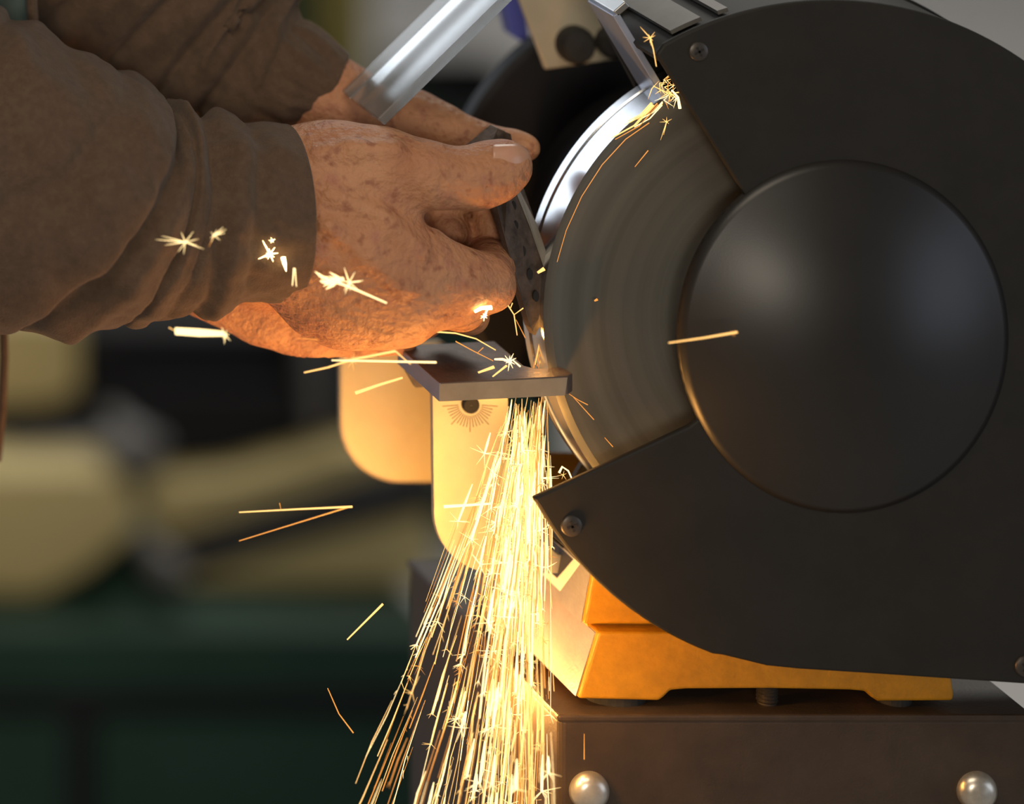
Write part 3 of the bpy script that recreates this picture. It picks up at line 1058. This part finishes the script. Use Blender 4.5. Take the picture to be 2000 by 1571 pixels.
# upper narrow part between the bar and the rest
for i in range(60):
    x0, x1 = random.uniform(1064, 1076), random.uniform(1040, 1086)
    t0 = random.random() ** 1.3 * 0.8
    t1 = min(1, t0 + random.uniform(0.2, 0.6))
    g = lambda t: P(x0 + (x1 - x0) * t, 598 + 122 * t, 0.004 + 0.008 * t)
    streak(stream, g(t0), g(t1), random.choice((0.00012, 0.00016, 0.00022)), random.choice((1, 2, 2, 2)))
for k_, (gx, gy, gp) in enumerate(((1066, 650, 0.10), (1050, 820, 0.05), (1025, 980, 0.07), (985, 1190, 0.40), (915, 1370, 0.75))):
    gl = bpy.data.lights.new('spark_glow', 'POINT')
    gl.energy, gl.color, gl.shadow_soft_size = gp, (1.0, 0.45, 0.10), 0.006
    go = bpy.data.objects.new('spark_glow', gl)
    COL.objects.link(go)
    go.location = P(gx, gy, 0.006 - 0.055 * max(0.0, (gy - 780) / 600))
gl = bpy.data.lights.new('spark_glow', 'POINT')
gl.energy, gl.color, gl.shadow_soft_size = 0.55, (1.0, 0.45, 0.10), 0.006
go = bpy.data.objects.new('spark_glow', gl)
COL.objects.link(go)
go.location = P(935, 1330, 0.035)
so_ = stream.build('spark_stream', [M['hot'], M['warm'], M['ember']])
tag(so_, 'dense fan of glowing sparks pouring down below the tool rest', 'sparks', kind='stuff')


def spark(name, label, build, group='stray sparks', flash=False):
    m = MB()
    build(m)
    o = m.build(name, [M['flash' if flash else 'hot'], M['warm'], M['ember']])
    return tag(o, label, 'spark', group)


def star(m, px, py, y, n, ln, r=0.00022, long=None, mi=0):
    r *= 0.75
    c = P(px, py, y)
    for i in range(n):
        a = 2 * math.pi * (i + random.random() * 0.7) / n
        l = ln * U * random.uniform(0.4, 1.0)
        q = c + Vector((math.cos(a) * l, 0, math.sin(a) * l))
        m.tube([c, (c + q) / 2, q], [r, r * 0.7, r * 0.2], 4, mi, caps=False)
    m.lathe((c.x, c.y, c.z), [(0.00001, -r * 2.2), (r * 1.7, -r), (r * 2, 0), (r * 1.7, r), (0.00001, r * 2.2)], 8, mi)
    for (dx, dy) in (long or []):
        q = P(px + dx, py + dy, y)
        m.tube([c, (c + q) / 2, q], [r * 1.1, r * 0.9, r * 0.2], 4, mi, caps=False)


def line(m, pts, r=0.0003, mi=1, y=None):
    ps = [P(*(p if len(p) == 3 else (p[0], p[1], y))) for p in pts]
    n = len(ps)
    m.tube(ps, [r * (0.6 + 0.4 * i / max(1, n - 1)) for i in range(n)], 6, mi)


YN = -0.062
spark('spark_star', 'small star-shaped spark on the folded seam of the near sleeve', lambda m: star(m, 362, 473, YN, 7, 26, long=[(-58, -5), (-46, -12), (-40, 6), (36, 14)]))
spark('spark_star', 'feathery small spark right of the sleeve seam star', lambda m: (star(m, 418, 460, YN, 6, 16, long=[(24, -12), (22, -5), (18, -16)]), line(m, [(408, 482), (418, 460)], 0.00012, 2, YN)))
spark('spark_star', 'bright star spark near the cuff edge', lambda m: (star(m, 527, 496, -0.037, 9, 17, 0.0003, long=[(-14, -26), (-22, 10)]), star(m, 532, 470, -0.037, 5, 9, 0.00016)), flash=True)
spark('spark_drop', 'teardrop spark on the rim of the cuff', lambda m: m.tube([P(553, 503, -0.036), P(556, 516, -0.036), P(559, 530, -0.036)], [0.0009, 0.0007, 0.0001], 8, 0), flash=True)
spark('spark_streak', 'narrow hairpin spark where the cuff meets the hand', lambda m: (line(m, [(571, 558), (574, 524)], 0.00026, 0, -0.05), line(m, [(579, 560), (576, 524)], 0.00022, 0, -0.05)))


def feather(m):
    line(m, [(755, 592), (700, 568), (655, 550)], 0.0005, 0, -0.055)
    c = P(650, 548, -0.055)
    for i in range(16):
        a = math.radians(random.uniform(140, 215))
        b = P(random.uniform(628, 672), random.uniform(542, 556), -0.055)
        q = b + Vector((math.cos(a), 0, math.sin(a))) * random.uniform(0.003, 0.0065)
        m.tube([b, (b + q) / 2, q], [0.0007, 0.0005, 0.0001], 5, 0)
    star(m, 682, 552, -0.055, 7, 24, 0.0003, long=[(28, -4), (-10, -30), (-8, 22)])


spark('spark_burst', 'large feathery spark burst over the back of the near hand', feather)
spark('spark_bar', 'thick bright spark bar under the near sleeve', lambda m: (m.tube([P(343, 647, YN), P(390, 650, YN), P(436, 652, YN)], [0.0014, 0.0015, 0.0010], 8, 0), star(m, 440, 655, YN, 7, 17, 0.0003), line(m, [(343, 647), (330, 640)], 0.0002, 1, YN)))
spark('spark_streak', 'crooked spark trail with a peak left of the tool rest', lambda m: (line(m, [(594, 728), (640, 718), (690, 702), (772, 686)], 0.00042, 1, -0.045), line(m, [(802, 712), (772, 686)], 0.0003, 1, -0.045), star(m, 688, 706, -0.045, 8, 20, 0.00014, mi=1)))
spark('spark_streak', 'straight level spark trail crossing the rest corner', lambda m: line(m, [(648, 704), (852, 708)], 0.00036, 0, -0.046))
spark('spark_streak', 'short thick spark trail in front of the rear bracket', lambda m: (line(m, [(786, 738), (740, 752), (694, 768)], 0.0006, 1, -0.03)))
spark('spark_streak', 'wide V-shaped spark trail in the dark background', lambda m: (line(m, [(467, 1001), (580, 995), (688, 990)], 0.0004, 1, -0.03), line(m, [(467, 1057), (580, 1022), (680, 991)], 0.0003, 2, -0.03), line(m, [(549, 997), (546, 983)], 0.00016, 2, -0.03)))
spark('spark_burst', 'bright spark flash on the bent index finger', lambda m: (line(m, [(927, 609), (940, 602), (960, 601)], 0.0008, 0, -0.0255), star(m, 946, 618, -0.0255, 7, 12, 0.00016), line(m, [(952, 605), (947, 620)], 0.0002, 0, -0.0255)), flash=True)
spark('spark_streak', 'arched spark trail above the back of the tool rest', lambda m: line(m, [(968, 684), (930, 662), (890, 651), (846, 648)], 0.00032, 1, -0.018))
spark('spark_streak', 'forked spark twig between finger and bar', lambda m: (line(m, [(1010, 655), (1004, 615), (988, 590)], 0.00026, 1, -0.016), line(m, [(1004, 615), (1022, 602)], 0.0002, 1, -0.016), line(m, [(1008, 625), (1026, 660)], 0.00018, 2, -0.016), line(m, [(997, 602), (1001, 592)], 0.0002, 1, -0.016)))
spark('spark_streak', 'thin slanting spark line on the rest behind the burst', lambda m: (line(m, [(963, 705), (925, 686), (890, 667)], 0.00024, 2, -0.016), line(m, [(932, 690), (944, 679)], 0.00018, 2, -0.016)))
spark('spark_burst', 'brightest spark burst on top of the tool rest', lambda m: (star(m, 995, 706, -0.014, 9, 20, 0.0004), line(m, [(966, 702), (982, 702), (998, 708)], 0.0006, 0, -0.014), line(m, [(934, 728), (965, 717)], 0.0006, 1, -0.016), line(m, [(962, 736), (990, 714)], 0.0004, 1, -0.016), line(m, [(1002, 704), (1016, 716)], 0.0004, 0, -0.015)))
spark('spark_streak', 'short fat spark on the perforated bar', lambda m: line(m, [(1050, 533), (1063, 525)], 0.00075, 1, -0.008))


def top_cluster(m):
    for _ in range(26):
        x, y = random.gauss(1303, 12), random.gauss(176, 16)
        fork(m, P(x, y, -0.006), 2, 0.005, 0.0002, random.choice((0, 1, 1, 2)), (0.6, 0, -0.7), 1.8)
    line(m, [(1312, 176), (1324, 190), (1328, 212)], 0.0006, 0, -0.008)
    line(m, [(1276, 168), (1300, 180), (1316, 186)], 0.0003, 1, -0.006)
    for _ in range(11):
        x0, y0 = random.uniform(1272, 1296), random.uniform(196, 206)
        l = random.uniform(0.3, 1.0)
        line(m, [(x0 - 90 * l, y0 + 72 * l), (x0 - 40 * l, y0 + 44 * l), (x0, y0)], 0.00024, random.choice((0, 1, 1, 2)), -0.004)


spark('spark_burst', 'cluster of sparks at the lower end of the spark deflector', top_cluster)
spark('spark_star', 'star spark on a thin trail beside the top of the deflector', lambda m: (star(m, 1270, 74, -0.03, 7, 16, 0.00022, long=[(-20, -22), (2, 16)], mi=1), line(m, [(1282, 130), (1276, 96), (1270, 74)], 0.00024, 1, -0.03)))
spark('spark_star', 'small spark tuft on the wheel face below the deflector', lambda m: star(m, 1302, 238, -0.008, 6, 14, 0.0002, long=[(-12, 36), (-6, 26)], mi=1))
spark('spark_streak', 'long thin orange spark arc along the wheel edge', lambda m: line(m, [(1088, 512), (1106, 450), (1136, 384), (1176, 322), (1222, 272), (1268, 240)], 0.00018, 2, -0.004))
spark('spark_streak', 'short faint spark on the upper wheel face', lambda m: line(m, [(1240, 326), (1266, 294)], 0.0002, 2, -0.006))
spark('spark_streak', 'glowing spark streak across the edge of the dome', lambda m: (line(m, [(1306, 670), (1376, 660), (1440, 649)], 0.0004, 1, -0.062), star(m, 1432, 651, -0.062, 6, 9, 0.00014, mi=2)))
spark('spark_dot', 'tiny spark dot alone on the wheel face', lambda m: line(m, [(1161, 588), (1167, 585)], 0.0005, 2, -0.006))
spark('spark_streak', 'slanting spark dash in the dark left of the main stream', lambda m: line(m, [(678, 1250), (748, 1180)], 0.0004, 1, 0.0))
spark('spark_streak', 'bent dim spark near the lower left of the stream', lambda m: line(m, [(640, 1345), (662, 1395), (690, 1432)], 0.0003, 2, 0.0))
spark('spark_streak', 'upright faint spark dash above the left pedestal bolt', lambda m: line(m, [(1141, 1434), (1141, 1484)], 0.00022, 2, -0.02))
spark('spark_streak', 'hooked white spark beside the lower guard edge', lambda m: (line(m, [(1118, 938), (1110, 920), (1098, 912), (1092, 924)], 0.00045, 0, -0.004), star(m, 1100, 928, -0.004, 6, 13, 0.00014, mi=1)))
spark('spark_streak', 'forked thin spark right of the tool rest end', lambda m: (line(m, [(1112, 770), (1130, 782), (1148, 791)], 0.0002, 2, -0.012), line(m, [(1120, 776), (1160, 820)], 0.0002, 2, -0.012)))
spark('spark_streak', 'tiny spark dash low on the wheel face', lambda m: line(m, [(1181, 855), (1197, 873)], 0.0002, 2, -0.006))
spark('spark_streak', 'level spark trail left of the stream over the front bracket', lambda m: line(m, [(960, 984), (915, 987), (867, 990)], 0.0006, 0, -0.01))
spark('spark_streak', 'thin short spark under the heel of the near hand', lambda m: line(m, [(582, 661), (620, 664)], 0.00022, 2, -0.045))

# ------------------------------------------------------------------ blurred background machines
YM = 1.55


def bprism(m, pts, y, d, mi=0):
    ps = [P(a, b, y) for a, b in pts]
    for p in ps: p.z = max(p.z, P(0, 1222, YM).z)
    m.prism(ps, (0, d, 0), mi)
    return m


GB = empty('green_cabinet', (P(400, 1300, YM).x, YM + 0.15, FLOOR), 'blurred dark green steel cabinet low in the background', 'cabinet')
xa, xb = P(-700, 0, YM).x, P(850, 0, YM).x
za, zb = P(0, 1222, YM).z, FLOOR
MB().box((xa, YM, zb), (xb, YM + 0.35, za - 0.004)).build('cabinet_body', M['dark'], GB)
MB().box((xa - 0.005, YM - 0.012, za - 0.030), (xb + 0.005, YM + 0.355, za)).build('cabinet_top', M['green'], GB, bevel=0.004)
zr0, zr1 = P(0, 1262, YM).z, P(0, 1338, YM).z
MB().box((xa, YM - 0.010, zr1), (xb, YM, zr0)).build('drawer_front', M['green'], GB, bevel=0.003)
for (p0, p1) in ((-700, 130), (175, 850)):
    x0, x1 = P(p0, 0, YM).x, P(p1, 0, YM).x
    MB().box((x0 + 0.003, YM - 0.010, FLOOR + 0.03), (x1 - 0.003, YM, P(0, 1395, YM).z)).build('cabinet_door', M['green'], GB, bevel=0.003)

MC = empty('beige_machine', (P(300, 1100, YM).x, YM + 0.12, za), 'blurred beige machine with dark arms on the green cabinet', 'machine')
y1 = YM + 0.06
bprism(MB(), [(-300, 925), (225, 925), (262, 960), (268, 1040), (170, 1120), (80, 1190), (60, 1222), (-300, 1222)], y1, 0.16).build('beige_casting', M['beige'], MC, bevel=0.006)
bprism(MB(), [(360, 1125), (600, 1055), (845, 1000), (850, 1222), (350, 1222)], y1 + 0.02, 0.14).build('beige_bed', M['beige'], MC, bevel=0.006)
bprism(MB(), [(285, 950), (470, 935), (680, 878), (870, 880), (870, 930), (690, 965), (440, 1030), (330, 1060), (285, 1010)], y1 + 0.05, 0.08).build('beige_arm', M['beige'], MC, bevel=0.006)
bprism(MB(), [(330, 1120), (360, 1085), (860, 925), (870, 985), (400, 1120)], y1 + 0.01, 0.05).build('dark_lever', M['dark'], MC, bevel=0.004)
bprism(MB(), [(-300, 800), (120, 800), (250, 760), (860, 760), (860, 890), (560, 890), (300, 930), (-300, 930)], y1 + 0.09, 0.10).build('dark_housing', M['dark'], MC, bevel=0.004)
bprism(MB(), [(160, 640), (860, 640), (860, 765), (160, 765)], y1 + 0.11, 0.08).build('dark_column', M['dark'], MC, bevel=0.004)
bprism(MB(), [(0, 875), (330, 860), (300, 935), (0, 930)], y1 + 0.06, 0.05).build('grey_slide', M['grey'], MC, bevel=0.004)
bprism(MB(), [(600, 640), (640, 640), (635, 850), (605, 850)], y1 + 0.08, 0.03).build('grey_rod', M['grey'], MC, bevel=0.004)
bprism(MB(), [(-60, 620), (158, 620), (158, 770), (90, 800), (-60, 810)], y1 + 0.10, 0.07).build('beige_head', M['beige'], MC, bevel=0.006)
for (px, py, r) in ((262, 862, 38), (320, 1105, 40)):
    c = P(px, py, y1 - 0.01)
    rr = L(r, y1)
    m = MB().lathe(c, [(rr * 0.5, 0.06), (rr * 0.8, 0.0), (rr, -0.006), (rr * 0.9, -0.016), (rr * 0.5, -0.022), (0.0003, -0.024)], 28)
    auto_smooth(m.build('round_knob', M['grey'], MC))

# post and bin further back, near the wall
x0, x1 = P(650, 50, 2.9).x, P(728, 50, 2.9).x
pm = MB().box((x0, 2.9, FLOOR), (x1, 2.98, 1.4)).build('olive_post', M['olive'], bevel=0.008)
tag(pm, 'blurred olive yellow upright post above the far sleeve', 'post')
x0, x1 = P(-1200, 50, 3.1).x, P(640, 50, 3.1).x  # runs far out of view, added to darken the wheel rim's reflection
dk = empty('dark_locker', ((x0 + x1) / 2, 3.2, FLOOR), 'blurred dark green locker left of the olive post, widened unseen to darken the rim', 'locker')
MB().box((x0, 3.1, FLOOR), (x1, 3.4, 0.6)).build('locker_body', M['green'], dk, bevel=0.006)
MB().box((x0 + 0.01, 3.092, FLOOR + 0.03), (x1 - 0.01, 3.1, 0.57)).build('locker_door', M['green'], dk, bevel=0.004)
cr = empty('dark_crate', (P(930, 215, 2.6).x, 2.7, FLOOR), 'blurred dark crate on the floor between the eye shield and the rear guard', 'crate')
zc = P(0, 200, 2.6).z
MB().box((P(885, 0, 2.6).x, 2.6, FLOOR), (P(1100, 0, 2.6).x, 2.8, max(zc, FLOOR + 0.1))).build('crate_body', M['green'], cr, bevel=0.006)
MB().box((P(882, 0, 2.6).x, 2.595, max(zc, FLOOR + 0.1) - 0.02), (P(1104, 0, 2.6).x, 2.805, max(zc, FLOOR + 0.1))).build('crate_rim', M['dark'], cr, bevel=0.004)
